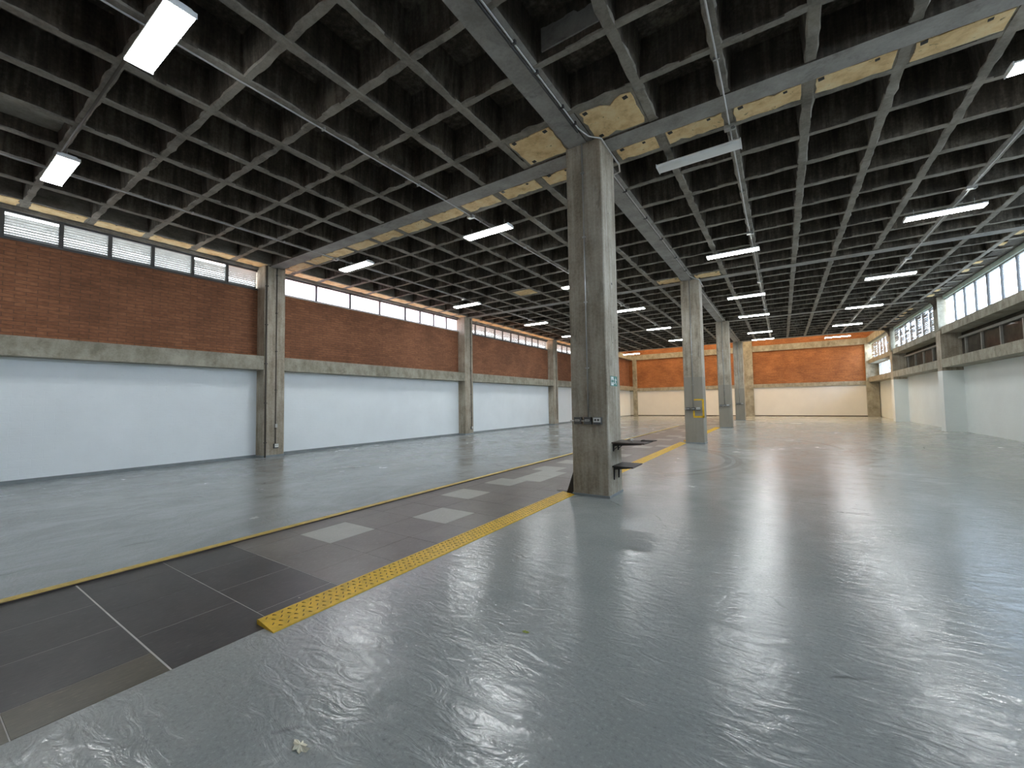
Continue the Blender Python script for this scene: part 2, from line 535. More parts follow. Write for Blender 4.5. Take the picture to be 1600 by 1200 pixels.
# ------------------------------------------------------------------ ceiling
slab = MB().box(-13.3, 6.3, YF, YE, 5.88, 6.05)  # left overhang is an unseen addition that keeps sun off the windows
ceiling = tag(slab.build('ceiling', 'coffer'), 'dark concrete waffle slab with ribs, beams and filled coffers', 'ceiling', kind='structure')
XRIB = [-3.50 - 0.9315 * k for k in range(9)] + [-1.39 + 0.9125 * k for k in range(7)] + [4.94]
XRIB.sort()
YRIB = [1.40 + 0.925 * k for k in range(5)] + [1.40 - 0.925 * k for k in range(1, 5)]
YRIB += [6.69] + [7.61 + 0.925 * k for k in range(8)]
for i in (2, 3):
    YRIB += [Y(i) + 0.29 + 0.945 * k for k in range(1, 9)]
YRIB.sort()
def rib(axis, c, a, b, wb, wt, z0, z1, seg=0.13, jit=0.0085):
    n = max(2, int((b - a) / seg))
    m = MB()
    pts, fs = [], []
    for i in range(n + 1):
        t = a + (b - a) * i / n
        j = lambda: random.gauss(0, jit)
        prof = [(-wt / 2, z1), (-wb / 2 + j(), z0 + 0.012 + abs(j()) * 0.6), (-wb / 2 + 0.012 + j() * .5, z0 + j() * 0.3),
                (wb / 2 - 0.012 + j() * .5, z0 + j() * 0.3), (wb / 2 + j(), z0 + 0.012 + abs(j()) * 0.6), (wt / 2, z1)]
        for (o, z) in prof:
            pts.append((c + o, t, z) if axis == 'y' else (t, c + o, z))
    for i in range(n):
        for k in range(5):
            fs.append((i * 6 + k, i * 6 + k + 1, (i + 1) * 6 + k + 1, (i + 1) * 6 + k))
    m.poly(pts, fs)
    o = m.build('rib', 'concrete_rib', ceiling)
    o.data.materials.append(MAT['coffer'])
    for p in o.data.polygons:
        if abs(p.normal.z) < 0.35: p.material_index = 1  # rib sides get the colour with recess shade in it
    return o
for x in XRIB:
    rib('y', x, YF, YE - 0.1, 0.128, 0.20, ZT + 0.004, 5.885)
for y in YRIB:
    rib('x', y, XLW, 5.38, 0.102, 0.17, ZT + 0.008, 5.885)
# main beams
def shade_sides(o):  # beam sides take the coffer colour that stands in for shade
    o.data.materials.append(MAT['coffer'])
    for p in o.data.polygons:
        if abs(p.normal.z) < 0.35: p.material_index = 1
for i in (1, 2, 3, 4):
    yc = Y(i) + 0.29
    for (a, b) in ((XL, -2.62), (-2.30, XR)):
        bo = B('beam', 'concrete_beam', ceiling, a, b, yc - 0.17, yc + 0.17, 5.385, 5.88)
        shade_sides(bo)
beam = MB().box(-2.655, -2.36, YF, YE, 5.378, 5.88).box(-2.36, -2.27, YF, YE, 5.41, 5.88)
shade_sides(beam.build('beam', 'concrete_beam', ceiling))
for xx in (XLW - 0.2, ):
    B('edge_strip', 'concrete_rib', ceiling, -12.46, -11.93, YF, YE, 5.412, 5.88)
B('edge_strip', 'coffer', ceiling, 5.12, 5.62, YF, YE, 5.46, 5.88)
B('edge_strip', 'concrete_rib', ceiling, XLW, XR, YE - 0.12, YE, 5.38, 5.88)

def ragged(x0, x1, y0, y1, step=0.09, jit=0.012, notch=2):
    pts = []
    def edge(ax, ay, bx, by):
        n = max(2, int(math.hypot(bx - ax, by - ay) / step))
        for i in range(n):
            t = i / n
            pts.append([ax + (bx - ax) * t + random.gauss(0, jit) * (i > 0), ay + (by - ay) * t + random.gauss(0, jit) * (i > 0)])
    edge(x0, y0, x1, y0); edge(x1, y0, x1, y1); edge(x1, y1, x0, y1); edge(x0, y1, x0, y0)
    for _ in range(notch):
        k = random.randrange(1, len(pts) - 1)
        cx, cy = (x0 + x1) / 2, (y0 + y1) / 2
        f = random.uniform(0.15, 0.3)
        if abs(x1 - x0) > abs(y1 - y0): pts[k][1] += (cy - pts[k][1]) * f
        else: pts[k][0] += (cx - pts[k][0]) * f
    return [tuple(p) for p in pts]
def form_panel(x0, x1, y0, y1, z=5.398, notch=2, jit=0.012):
    MB().prism(ragged(x0, x1, y0, y1, jit=jit, notch=notch), 'z', z, z + 0.02).build('form_panel', 'panel', ceiling)
def hole(x, y, s=0.035, z=5.394):
    MB().prism([(x - s, y - s * .7), (x + s * .8, y - s), (x + s, y + s * .6), (x - s * .7, y + s)], 'z', z, z + 0.006).build('form_hole', 'black', ceiling)
xs = sorted(XRIB + [XL + 0.06, -2.72, -2.14, 5.15])
for a, b in zip(xs[:-1], xs[1:]):
    if b - a < 0.3 or (a > -2.75 and b < -2.1): continue
    B('coffer_fill', 'concrete_rib', ceiling, a, b, Y(1) + 0.4, 6.7, 5.413, 5.88)
    form_panel(a + 0.08, b - 0.08, 6.295, 6.615, jit=0.008)
    if a > -4.5:
        hole(a + 0.12 + random.random() * .1, 6.33)
        hole(b - 0.25, 6.34, 0.025)
for (ya, yb) in ((5.16, 5.90), (Y(2) - 0.42, Y(2) + 0.10)):
    for (a, b) in ((-3.43, -2.66), (-2.26, -1.46)):
        B('coffer_fill', 'concrete_rib', ceiling, a, b, ya - 0.02, yb + 0.05, 5.413, 5.88)
        form_panel(a + 0.05, b - 0.04, ya + 0.04, yb - 0.03, notch=2, jit=0.012)
        hole(a + 0.12, ya + 0.07); hole(a + 0.14, yb - 0.09); hole(b - 0.12, ya + 0.08)
ys = sorted(YRIB + [Y(i) + 0.12 for i in (1, 2, 3, 4)] + [Y(i) + 0.46 for i in (1, 2, 3)])
for a, b in zip(ys[:-1], ys[1:]):
    if b - a < 0.36 or b > YE: continue
    form_panel(-12.36, -11.98, a + 0.08, b - 0.08, z=5.402, notch=1)
    if a > 10:
        c_ = random.uniform(a + 0.15, b - 0.55)
        if random.random() < 0.6: form_panel(5.03, random.uniform(5.14, 5.24), c_, c_ + random.uniform(.2, .4), z=5.44, notch=2)
B('coffer_fill', 'concrete_rib', ceiling, -9.05, -8.22, 0.52, 1.35, 5.60, 5.88)
B('repair_patch', 'concrete_beam', ceiling, -2.2, -1.5, 4.10, 4.12, 5.50, 5.82)
# a filled coffer seen among the ribs of the second bay
form_panel(-8.03, -7.32, 12.4, 13.0, z=5.41)
B('coffer_fill', 'concrete_rib', ceiling, -8.1, -7.25, 12.35, 13.1, 5.42, 5.88)

# ------------------------------------------------------------------ left wall
bays = [(YF, Y(1)), (Y(1) + CD, Y(2)), (Y(2) + CD, Y(3)), (Y(3) + CD, Y(4)), (Y(4) + CD, YB)]
wl_ = MB().box(XLW - 0.2, XLW, YF, YB, 0, 2.45)
wall_left = tag(wl_.build('wall_left', 'white_side'), 'long left wall, white painted blockwork under a concrete belt and red brick', 'wall', kind='structure')
for i, (a, b) in enumerate(bays):
    B('belt_beam', 'concrete_wall', wall_left, XLW - 0.2, XL - 0.005, a, b, 2.445, 2.825)
    top = 4.74 if i < 4 else 5.4
    B('brick_panel', 'brick_side', wall_left, XLW - 0.2, XLW, a, b, 2.825, top)
    if i < 4:
        B('window_header', 'concrete_rib', wall_left, XLW - 0.2, XLW + 0.03, a, b, 5.33, 5.5)
    else:
        B('ring_beam', 'concrete_wall', wall_left, XLW - 0.2, XL - 0.1, a, b, 5.4, 5.86)
        B('brick_panel', 'brick_side', wall_left, XLW - 0.2, XLW, a, b, 5.86, 7.6)
bb = MB()
for a, b in bays:
    bb.box(XLW, XLW + 0.012, a, b, 0, 0.07)
tag(bb.build('baseboard_left', 'kick'), 'thin grey painted kick band along the foot of the left wall', 'baseboard', kind='structure')

def left_window(n, a, b, mull, style, label):
    x = XLW - 0.06
    fr = MB().box(x - 0.03, x + 0.03, a, b, 5.285, 5.33).box(x - 0.03, x + 0.03, a, b, 4.775, 4.80)
    win = tag(fr.build('window_%d' % n, 'steel_dark'), label, 'window', kind='structure')
    B('window_sill', 'sill' if style == 'milky' else 'steel_dark', win, XLW - 0.2, XLW + 0.015, a, b, 4.74, 4.775)
    ed = [a] + mull + [b]
    for j, y in enumerate(mull):
        wd = 0.034 if style == 'louvre_near' else 0.026
        if style == 'milky' and j in (3,): wd = 0.035
        B('mullion', 'steel_dark', win, x - 0.03, x + 0.04, y - wd, y + wd, 4.79, 5.30)
    for a_, b_ in zip(ed[:-1], ed[1:]):
        if style == 'milky':
            B('pane', 'glass_milky', win, x - 0.004, x + 0.004, a_, b_, 4.79, 5.295)
        else:
            ns = 9
            for q in range(ns):
                z = 4.81 + (q + 0.15) * (0.475 / ns)
                if (q == ns - 1) and style == 'louvre_near' and random.random() < .4: continue
                t = 0.030 if q not in (2, 3) else random.choice((0.012, 0.024, 0.03))
                prof = [(x - t, z + 0.0), (x - t + 0.004, z - 0.003), (x + t, z + 0.031), (x + t - 0.004, z + 0.034)]
                MB().prism(prof, 'y', a_ + 0.02, b_ - 0.02).build('slat', 'louvre', win)
    return win
left_window(1, bays[0][0], bays[0][1], [-1.85, -1.1, -.36, .39, 1.16, 1.95, 2.70, 3.45, 4.25, 5.03], 'louvre_near', 'high strip of metal louvres in the nearest bay of the left wall')
left_window(2, bays[1][0], bays[1][1], [7.60, 8.85, 10.12, 11.37, 12.18, 12.98, 13.79], 'milky', 'high strip of milky glass panes in the second bay of the left wall')
left_window(3, bays[2][0], bays[2][1], [15.88, 16.68, 17.52, 18.24, 19.05, 19.85, 20.63, 21.38, 22.1], 'louvre', 'high strip of pinkish louvres in the third bay of the left wall')
left_window(4, bays[3][0], bays[3][1], [24.6, 25.4, 26.2, 27.0, 27.8, 28.6, 29.4, 30.2, 31.0], 'louvre', 'high strip of louvres in the fourth bay of the left wall')

# left wall columns
def wall_column(i, label):
    t = tag(empty('wall_column', (XL, Y(i) + CD / 2, 0)), label, 'column')
    c = 0.012
    y0, y1 = Y(i), Y(i) + CD
    out = [(XLW - 0.2, y0), (XL - c, y0), (XL, y0 + c), (XL, y1 - c), (XL - c, y1), (XLW - 0.2, y1)]
    MB().prism(out, 'z', 0, 5.40).build('shaft', 'concrete_wall' if False else 'concrete_column', t)
    MB().box(XLW, XL + 0.008, y0 - 0.008, y1 + 0.008, 0, 0.06).build('kick_band', 'kick', t)
    return t
wall_column(1, 'concrete wall column nearest the camera on the left, with two dark pipes')
wall_column(2, 'second concrete column along the left wall, between milky panes and pinkish louvres')
wc3 = wall_column(3, 'third concrete column along the left wall, just left of the big central column')
B('pilaster', 'concrete_column', wall_left, XLW - 0.2, XL, Y(4), Y(4) + CD, 0, 5.40)

# ------------------------------------------------------------------ right wall
wr = MB().box(XRW, XRW + 0.2, YF, YB, 0, 2.57)
wall_right = tag(wr.build('wall_right', 'white_right'), 'right wall, pale painted below a concrete belt with glazing above', 'wall', kind='structure')
for i, (a, b) in enumerate(bays):
    B('belt_beam', 'concrete_wall', wall_right, XR + 0.005, XRW + 0.2, a, b, 2.555, 2.89)
    B('upper_beam', 'concrete_wall', wall_right, XR + 0.05, XRW + 0.1, a, b, 3.90, 4.19)
    if i < 4:
        B('lintel', 'lintel', wall_right, XRG - 0.08, XRG + 0.14, a, b, 5.31, 5.46)
        B('lintel_block', 'concrete_rib', wall_right, XRG - 0.04, XRG + 0.14, a, b, 5.46, 5.88)
    else:
        B('lintel', 'lintel', wall_right, XRG - 0.05, XRG + 0.14, a, b, 5.33, 5.43)
        B('ring_beam', 'concrete_wall', wall_right, XR + 0.02, XRW + 0.1, a, b, 5.43, 5.90)
        B('brick_panel', 'brick_side', wall_right, XRG, XRW + 0.1, a, b, 5.90, 7.6)

def right_window(n, a, b, style, label, step=1.0):
    x = XRG
    fr = MB().box(x - 0.03, x + 0.03, a, b, 5.27, 5.31).box(x - 0.03, x + 0.03, a, b, 4.19, 4.225)
    win = tag(fr.build('window_%d' % n, 'mullion'), label, 'window', kind='structure')
    y = b - 0.08
    ys = [b - 0.05]
    k = 0
    while y > a + 0.4:
        y -= step
        ys.append(y)
        wd = 0.05 if k % 4 == 3 else 0.028
        B('mullion', 'steel_dark', win, x - 0.04, x + 0.03, y - wd, y + wd, 4.2, 5.29)
        k += 1
    ys.append(a)
    for p, q in zip(ys[:-1], ys[1:]):
        if p - q > 0.05:
            B('pane', 'glass', win, x - 0.004, x + 0.004, q, p, 4.2, 5.29)
    if style == 'louvre':
        m = MB()
        rnd = random.Random(n)
        for p, q in zip(ys[:-1], ys[1:]):
            for s_ in range(13):
                if rnd.random() < 0.12: continue
                z = 4.25 + s_ * 0.08
                t = rnd.uniform(0.066, 0.079)
                tilt = rnd.uniform(-0.02, 0.02)
                yy0, yy1 = q + 0.03, p - 0.03
                if rnd.random() < .2: yy0 += (yy1 - yy0) * rnd.uniform(.2, .5)
                m.poly([(x - .07, yy0, z), (x - .06, yy0, z + t), (x - .06, yy1, z + t + tilt), (x - .07, yy1, z + tilt),
                        (x - .074, yy0, z + .004), (x - .064, yy0, z + t + .004), (x - .064, yy1, z + t + tilt + .004), (x - .074, yy1, z + tilt + .004)],
                       [(0, 1, 2, 3), (7, 6, 5, 4), (0, 4, 5, 1), (1, 5, 6, 2), (2, 6, 7, 3), (3, 7, 4, 0)])
        tag(m.build('louvre_slats', 'louvre', win), kind='stuff')
    return win
right_window(5, bays[1][0], bays[1][1], 'clear', 'clear upper glazing in the right wall bay outside the right edge of the photo')
right_window(6, bays[2][0], bays[2][1], 'clear', 'bright clear upper glazing of the nearest visible bay of the right wall')
right_window(7, bays[3][0], bays[3][1], 'louvre', 'upper window with broken louvres in the middle bay of the right wall', 1.1)
right_window(8, bays[4][0], bays[4][1] - 0.8, 'louvre', 'upper louvred window of the farthest bay of the right wall', 1.0)
right_window(9, bays[0][0], bays[0][1], 'clear', 'clear upper glazing of the right wall beside the camera, out of the photo')

def dark_window(n, a, b, label, step=1.52):
    fr = MB().box(XRW - 0.10, XRW + 0.0, a, b, 3.66, 3.74)
    win = tag(fr.build('window_%d' % n, 'mullion'), label, 'window', kind='structure')
    ys = [a]
    y = b - 0.55
    while y > a + 0.2:
        B('mullion', 'mullion', win, XRW - 0.06, XRW + 0.04, y - 0.035, y + 0.035, 2.88, 3.7)
        ys.append(y); y -= step
    ys.append(b)
    ys.sort()
    for p, q in zip(ys[:-1], ys[1:]):
        B('pane', 'glass_dark', win, XRW + 0.0, XRW + 0.012, p, q, 2.88, 3.90)
    return win
dark_window(10, bays[2][0], bays[2][1], 'row of dark glass panes under the bright glazing on the right')
dark_window(11, bays[3][0], bays[3][1], 'row of dark glass panes in the middle bay of the right wall')
dark_window(12, bays[1][0], bays[1][1], 'row of dark glass panes outside the right edge of the photo')
dark_window(13, bays[0][0], bays[0][1], 'row of dark glass panes beside the camera, out of the photo')
# far bay: bright lower window with bars and a brown panel
fr = MB().box(XRW - 0.08, XRW, 35.6, 39.6, 3.84, 3.90).box(XRW - 0.08, XRW, 35.6, 39.6, 2.88, 2.92)
w14 = tag(fr.build('window_14', 'sill'), 'bright barred lower window in the far right corner', 'window', kind='structure')
for k in range(9):
    y = 35.65 + k * 0.48
    B('window_bar', 'mullion', w14, XRW - 0.06, XRW - 0.01, y - 0.03, y + 0.03, 2.9, 3.88)
B('pane', 'glass', w14, XRW - 0.004, XRW + 0.004, 35.6, 39.6, 2.9, 3.88)
B('infill_panel', 'brown_panel', wall_right, XRW - 0.05, XRW + 0.1, bays[4][0], 35.6, 2.89, 3.90)
B('infill_panel', 'concrete_wall', wall_right, XRW - 0.05, XRW + 0.1, 39.6, YB, 2.89, 3.90)

def right_column(i, label):
    t = tag(empty('wall_column', (XR, Y(i) + CD / 2, 0)), label, 'column')
    y0, y1 = Y(i), Y(i) + CD
    B('painted_base', 'white_right', t, XR, XRW, y0, y1, 0, 2.43)
    B('shaft', 'concrete_column', t, XR, XRW, y0, y1, 2.43, 4.05)
    B('shaft_top', 'concrete_wall', t, XR - 0.03, XRG + 0.1, y0, y1, 4.05, 5.40)
    h = [(XR - 0.03, 4.95)]
    for k in range(7):
        a = math.radians(90 * k / 6)
        h.append((XR - 0.03 - 0.30 * (1 - math.cos(a)), 4.95 + 0.435 * math.sin(a)))
    h.append((XR - 0.03, 5.385))
    MB().prism(h, 'y', y0 + 0.1, y0 + 0.46).build('haunch', 'coffer', t)
    return t
B('pilaster', 'concrete_wall', wall_right, XR, XRW, Y(2), Y(2) + CD, 0, 5.40)
right_column(3, 'nearest visible column of the right wall, white painted base and dark bracket above')
right_column(4, 'farther column of the right wall, between the broken louvres and the far corner')

# ------------------------------------------------------------------ back wall and the higher last bay
bw = MB().box(XLW - 0.2, XRW + 0.2, YB, YB + 0.2, 0, 2.36)
wall_back = tag(bw.build('wall_back', 'white_back'), 'far end wall, cream below and orange brick above', 'wall', kind='structure')
B('belt_beam', 'concrete_wall', wall_back, XLW, XRW, YB - 0.10, YB + 0.2, 2.36, 2.66)
B('brick_panel', 'brick_back', wall_back, XLW, XRW, YB, YB + 0.2, 2.66, 5.40)
B('ring_beam', 'concrete_wall', wall_back, XLW, XRW, YB - 0.12, YB + 0.2, 5.38, 5.86)
B('brick_panel', 'brick_back', wall_back, XLW, XRW, YB, YB + 0.2, 5.86, 7.6)
tag(MB().box(XLW, XRW, YB - 0.012, YB, 0, 0.07).build('baseboard_back', 'board'), 'thin brown band along the foot of the far end wall', 'baseboard', kind='structure')
def back_column(x0, x1, top, label):
    t = tag(empty('wall_column', ((x0 + x1) / 2, YB - 0.2, 0)), label, 'column')
    c = 0.012
    MB().prism([(x0, YB), (x0, YB - 0.2 + c), (x0 + c, YB - 0.2), (x1 - c, YB - 0.2), (x1, YB - 0.2 + c), (x1, YB)], 'z', 0, top).build('shaft', 'concrete_wall', t)
    return t
back_column(-12.10, -11.72, 5.38, 'concrete corner column at the left end of the far wall')
back_column(-2.62, -1.98, 7.5, 'tan concrete column in the middle of the far wall, right of the central columns')
back_column(5.25, 5.95, 5.38, 'concrete corner column at the right end of the far wall')
roof = MB()
roof.box(XLW - 0.2, XRW + 0.2, YE + 0.05, YB + 0.2, 7.6, 7.62)
tag(roof.build('ceiling_skylight', 'amber'), 'amber translucent roof sheet above the last bay, out of view', 'skylight', kind='structure')
wr_ = MB().box(XLW - 0.2, XRW + 0.2, YE, YE + 0.05, 6.0, 7.62)
tag(wr_.build('trim_1', 'concrete_wall'), 'upstand wall above the end of the waffle slab, out of view', 'wall', kind='structure')
# wall behind the camera
B('wall_rear', 'white_side', None, XLW - 0.2, XRW + 0.2, YF - 0.2, YF, 0, 2.6)
tag(bpy.data.objects['wall_rear'], 'white wall with brick above behind the camera', 'wall', kind='structure')
B('brick_panel', 'brick_back', bpy.data.objects['wall_rear'], XLW - 0.2, XRW + 0.2, YF - 0.2, YF, 2.6, 6.0)

# outdoors
tag(B('ground', 'ground', None, -80, 80, -40, 110, -0.5, -0.3), 'grey ground outside the hall', 'ground', kind='structure')
tag(B('bounce_roof', 'terracotta', None, -30, -12.75, 5.2, 40, 4.5, 4.68), 'assumed unseen terracotta roof outside the left windows, added to bounce orange light', 'roof', kind='structure')  # unseen roof added to throw orange light up onto the left soffits

# ------------------------------------------------------------------ central columns
def central_column(i, label, mat):
    t = tag(empty('concrete_column', ((XC0 + XC1) / 2, Y(i) + CD / 2, 0)), label, 'column')
    c = 0.014
    y0, y1 = Y(i), Y(i) + CD
    out = [(XC0, y0 + c), (XC0 + c, y0), (XC1 - c, y0), (XC1, y0 + c), (XC1, y1 - c), (XC1 - c, y1), (XC0 + c, y1), (XC0, y1 - c)]
    MB().prism(out, 'z', 0, 5.385).build('shaft', mat, t)
    k = 0.008
    o2 = [(XC0 - k, y0 - k), (XC1 + k, y0 - k), (XC1 + k, y1 + k), (XC0 - k, y1 + k)]
    MB().prism(o2, 'z', 0, 0.035).build('kick_band', 'kick', t)
    return t
c1 = central_column(1, 'big board-formed concrete column nearest the camera, centre of the hall', 'concrete_column')
c2 = central_column(2, 'second central concrete column, with a yellow painted square round its sockets', 'column_painted')
c3 = central_column(3, 'third central concrete column, grey dado, behind the yellow-marked one', 'column_painted')
c4 = central_column(4, 'farthest central concrete column, just left of the tan column on the far wall', 'column_painted')
for (yy, zz, r) in ((6.13, 3.22, .018), (6.05, 4.3, .008), (6.16, 2.55, .008), (6.03, 2.62, .007), (6.22, 2.35, .007), (6.1, 2.3, .009)):
    MB().tube([(XC1 - 0.001, yy, zz), (XC1 + 0.002, yy, zz)], r, 8).build('bolt_hole', 'black', c1)
# yellow painted square on the second column
yf = Y(2) - 0.003
pm = MB().box(-2.43, -2.125, yf, yf + 0.004, 1.40, 1.44).box(-2.175, -2.12, yf, yf + 0.004, 0.84, 1.41)
pm.box(-2.45, -2.125, yf, yf + 0.004, 0.835, 0.895).box(-2.455, -2.40, yf, yf + 0.004, 0.86, 1.10)
tag(pm.build('painted_square', 'yellow', c2), 'yellow painted outline')

# ------------------------------------------------------------------ sockets and conduits on columns
def outlet_front(x0, x1, z0, z1, yf, label, big=False):
    """socket box on a face that looks towards -Y"""
    t = tag(empty('socket_box', ((x0 + x1) / 2, yf, z0)), label, 'socket')
    d = 0.055
    m = MB()
    m.prism([(x0, z0), (x1, z0), (x1, z1), (x0, z1)], 'y', yf - d * .8, yf)
    m.prism([(x0 + .006, z0 + .006), (x1 - .006, z0 + .006), (x1 - .006, z1 - .006), (x0 + .006, z1 - .006)], 'y', yf - d, yf - d * .79)
    m.build('box', 'box_grey', t)
    w_, h_ = x1 - x0, z1 - z0
    if big:
        px0, px1, pz0, pz1 = x0 + .004, x1 - .004, z0 + h_ * .30, z1 - .006
    else:
        px0, px1, pz0, pz1 = x0 + w_ * .2, x1 - w_ * .2, z0 + h_ * .42, z0 + h_ * .68
    pl = B('faceplate', 'plate_white', t, px0, px1, yf - d - .006, yf - d, pz0, pz1)
    pw = px1 - px0
    for k in (0.3, 0.7):
        cx, cz = px0 + pw * k, (pz0 + pz1) / 2
        MB().tube([(cx, yf - d - .010, cz), (cx, yf - d - .005, cz)], min(.016, (pz1 - pz0) * .36), 10).build('socket', 'box_grey', pl)
    return t
ORD = ('nearest', 'second', 'third', 'farthest')
for i in (1, 2, 3, 4):
    yf = Y(i)
    nm = ORD[i - 1]
    outlet_front(-2.655, -2.54, 1.07, 1.175, yf, 'left grey socket box of three on the %s central column' % nm)
    outlet_front(-2.495, -2.38, 1.07, 1.175, yf, 'middle grey socket box of three on the %s central column' % nm)
    outlet_front(-2.345, -2.225, 1.07, 1.175, yf, 'right socket box with white plate on the %s central column' % nm, big=True)
    t = tag(empty('conduit', (-2.435, yf, 1.175)), 'thin vertical conduit down the front of the %s central column' % nm, 'conduit')
    smooth(MB().tube([(-2.435, yf - 0.018, 1.17), (-2.435, yf - 0.018, 5.375)], 0.0125 if i > 1 else 0.011, 8).build('pipe', 'galv', t))
    for z in (1.9, 2.9, 3.9, 4.9):
        B('clip', 'galv', t, -2.46, -2.41, yf - 0.034, yf, z, z + 0.02)
    t = tag(empty('conduit', (-2.6, yf, 1.12)), 'short horizontal conduit linking the sockets on the %s central column' % nm, 'conduit')
    MB().tube([(-2.72, yf - 0.03, 1.118), (-2.655, yf - 0.03, 1.118)], 0.011, 8).build('pipe', 'galv', t)
    MB().tube([(-2.54, yf - 0.03, 1.118), (-2.495, yf - 0.03, 1.118)], 0.011, 8).build('pipe', 'galv', t)

# conduit along the central beam and round the heads of the columns
t = tag(empty('ceiling_conduit', (-2.345, 3, 5.40)), 'metal conduit along the central beam ahead of the nearest column', 'conduit')
smooth(MB().tube([(-2.345, YF, 5.392), (-2.345, 5.45, 5.392), (-2.28, 5.68, 5.375), (-2.12, 5.78, 5.34), (-2.10, 6.1, 5.29), (-2.07, 6.44, 5.24), (-2.16, 6.75, 5.30), (-2.345, 6.95, 5.392), (-2.345, Y(2) - 0.4, 5.392)], 0.013, 8).build('pipe', 'galv', t))
smooth(MB().tube([(-2.375, 2.0, 5.372), (-2.375, 5.5, 5.372)], 0.011, 8).build('cable', 'black', t))
for yy in (3.0, 3.7, 4.2, 4.9, 5.3, 7.6, 9.0, 10.4, 12, 13.4):
    B('clip', 'steel_dark', t, -2.39, -2.31, yy, yy + 0.03, 5.37, 5.412)
t = tag(empty('ceiling_conduit', (-2.345, 19, 5.40)), 'metal conduit along the central beam between second and third columns', 'conduit')
smooth(MB().tube([(-2.345, Y(2) - 0.4, 5.392), (-2.25, Y(2) - 0.12, 5.375), (-2.12, Y(2) - 0.03, 5.33), (-2.10, Y(2) + 0.6, 5.24), (-2.2, Y(2) + 0.9, 5.33), (-2.345, Y(2) + 1.1, 5.392), (-2.345, Y(3) - 0.2, 5.392)], 0.016, 8).build('pipe', 'galv', t))

# wall column pipes (left)
def wall_pipe(y, z0, z1, r, mat, label, outlet_z=None):
    t = tag(empty('wall_pipe', (XL, y, z0)), label, 'pipe')
    smooth(MB().tube([(XL + r + 0.004, y, z0), (XL + r + 0.004, y, z1)], r, 8).build('pipe', mat, t))
    z = z0 + 0.4
    while z < z1:
        B('clip', mat, t, XL, XL + r * 2 + 0.01, y - r * 1.8, y + r * 1.8, z, z + 0.025)
        z += 1.1
    return t
wall_pipe(Y(1) + 0.045, 0.0, 5.38, 0.020, 'dull_pipe', 'dark pipe down the near corner of the nearest left wall column')
wall_pipe(Y(1) + 0.325, 0.37, 5.38, 0.013, 'dull_pipe', 'thin dark conduit down the middle of the nearest left wall column')
wall_pipe(Y(2) + 0.41, 0.33, 5.38, 0.014, 'dull_pipe', 'thin dark conduit down the second left wall column')
wall_pipe(Y(3) + 0.35, 0.33, 5.38, 0.014, 'dull_pipe', 'thin conduit down the third left wall column')
def wall_outlet(y, z, label):
    t = tag(empty('socket_box', (XL, y, z)), label, 'socket')
    B('box', 'box_grey', t, XL, XL + 0.045, y - 0.065, y + 0.055, z, z + 0.13)
    pl = B('faceplate', 'plate_white', t, XL + 0.045, XL + 0.052, y - 0.045, y + 0.055, z + 0.03, z + 0.125)
    for q in (-0.015, 0.025):
        B('socket', 'box_grey', pl, XL + 0.052, XL + 0.055, y + q - 0.007, y + q + 0.007, z + 0.065, z + 0.09)
    return t
wall_outlet(Y(1) + 0.34, 0.235, 'white socket low on the nearest left wall column')
wall_outlet(Y(2) + 0.43, 0.235, 'small white socket low on the second left wall column')
t = tag(empty('socket_box', (XL, Y(1) + .32, .82)), 'small grey coupling box on the thin conduit of the nearest left column', 'junction box')
B('box', 'galv', t, XL, XL + 0.05, Y(1) + 0.30, Y(1) + 0.36, 0.82, 0.92)

# ------------------------------------------------------------------ shelves, sign, gusset
def shelf(z, x1, y0, y1, brk, drop, label, brace=False, mat='black', tilt=0.0):
    t = tag(empty('wall_shelf', (XC1, (y0 + y1) / 2, z)), label, 'shelf')
    MB().prism([(XC1, z - 0.018), (x1, z - 0.018 + tilt), (x1, z + tilt), (XC1, z)], 'y', y0, y1).build('board', mat, t)
    for y in brk:
        m = MB().prism([(XC1, z - drop), (XC1 + 0.012, z - drop), (XC1 + 0.022, z - 0.06), (x1 - 0.06, z - 0.03), (x1 - 0.06, z - 0.018), (XC1, z - 0.018)], 'y', y - 0.012, y + 0.012)
        br = m.build('bracket', 'black', t)
        if brace:
            MB().tube([(XC1 + 0.015, y, z - drop * .8), (XC1 + 0.09, y, z - drop * .35), (XC1 + 0.16, y, z - 0.02)], 0.006, 6).build('brace', 'black', br)
    return t
shelf(0.452, -1.83, 5.935, 6.40, (6.0, 6.21), 0.21, 'lower small black shelf on the right face of the nearest central column')
shelf(0.80, -1.66, 5.93, 6.40, (6.0, 6.21), 0.14, 'upper brown shelf on the right face of the nearest central column', True, 'board')
# things on the upper shelf
def crumple(name, loc, r, mat, label, cat, squash=0.8, seed=1, sub=2):
    rnd = random.Random(seed)
    me = bpy.data.meshes.new(name)
    bm = bmesh.new()
    bmesh.ops.create_icosphere(bm, subdivisions=sub, radius=r)
    for v in bm.verts:
        k = rnd.uniform(0.72, 1.18)
        v.co = Vector((v.co.x * k, v.co.y * k, v.co.z * k * squash))
    zmin = min(v.co.z for v in bm.verts)
    for v in bm.verts: v.co.z -= zmin
    bm.to_mesh(me); bm.free()
    me.materials.append(MAT[mat])
    o = bpy.data.objects.new(name, me)
    COL.objects.link(o)
    o.location = loc
    return tag(o, label, cat)
crumple('paper_ball', (-1.90, 6.12, 0.80), 0.032, 'paper', 'crumpled pale paper ball on the upper brown shelf', 'paper', 0.9, 3)
lid = tag(empty('scrap_plate', (-1.72, 6.3, 0.80)), 'thin dark scrap plate lying at the outer end of the upper shelf', 'scrap')
MB().prism([(-1.80, 6.24), (-1.62, 6.27), (-1.60, 6.39), (-1.78, 6.37)], 'z', 0.8005, 0.812).build('plate', 'black', lid)
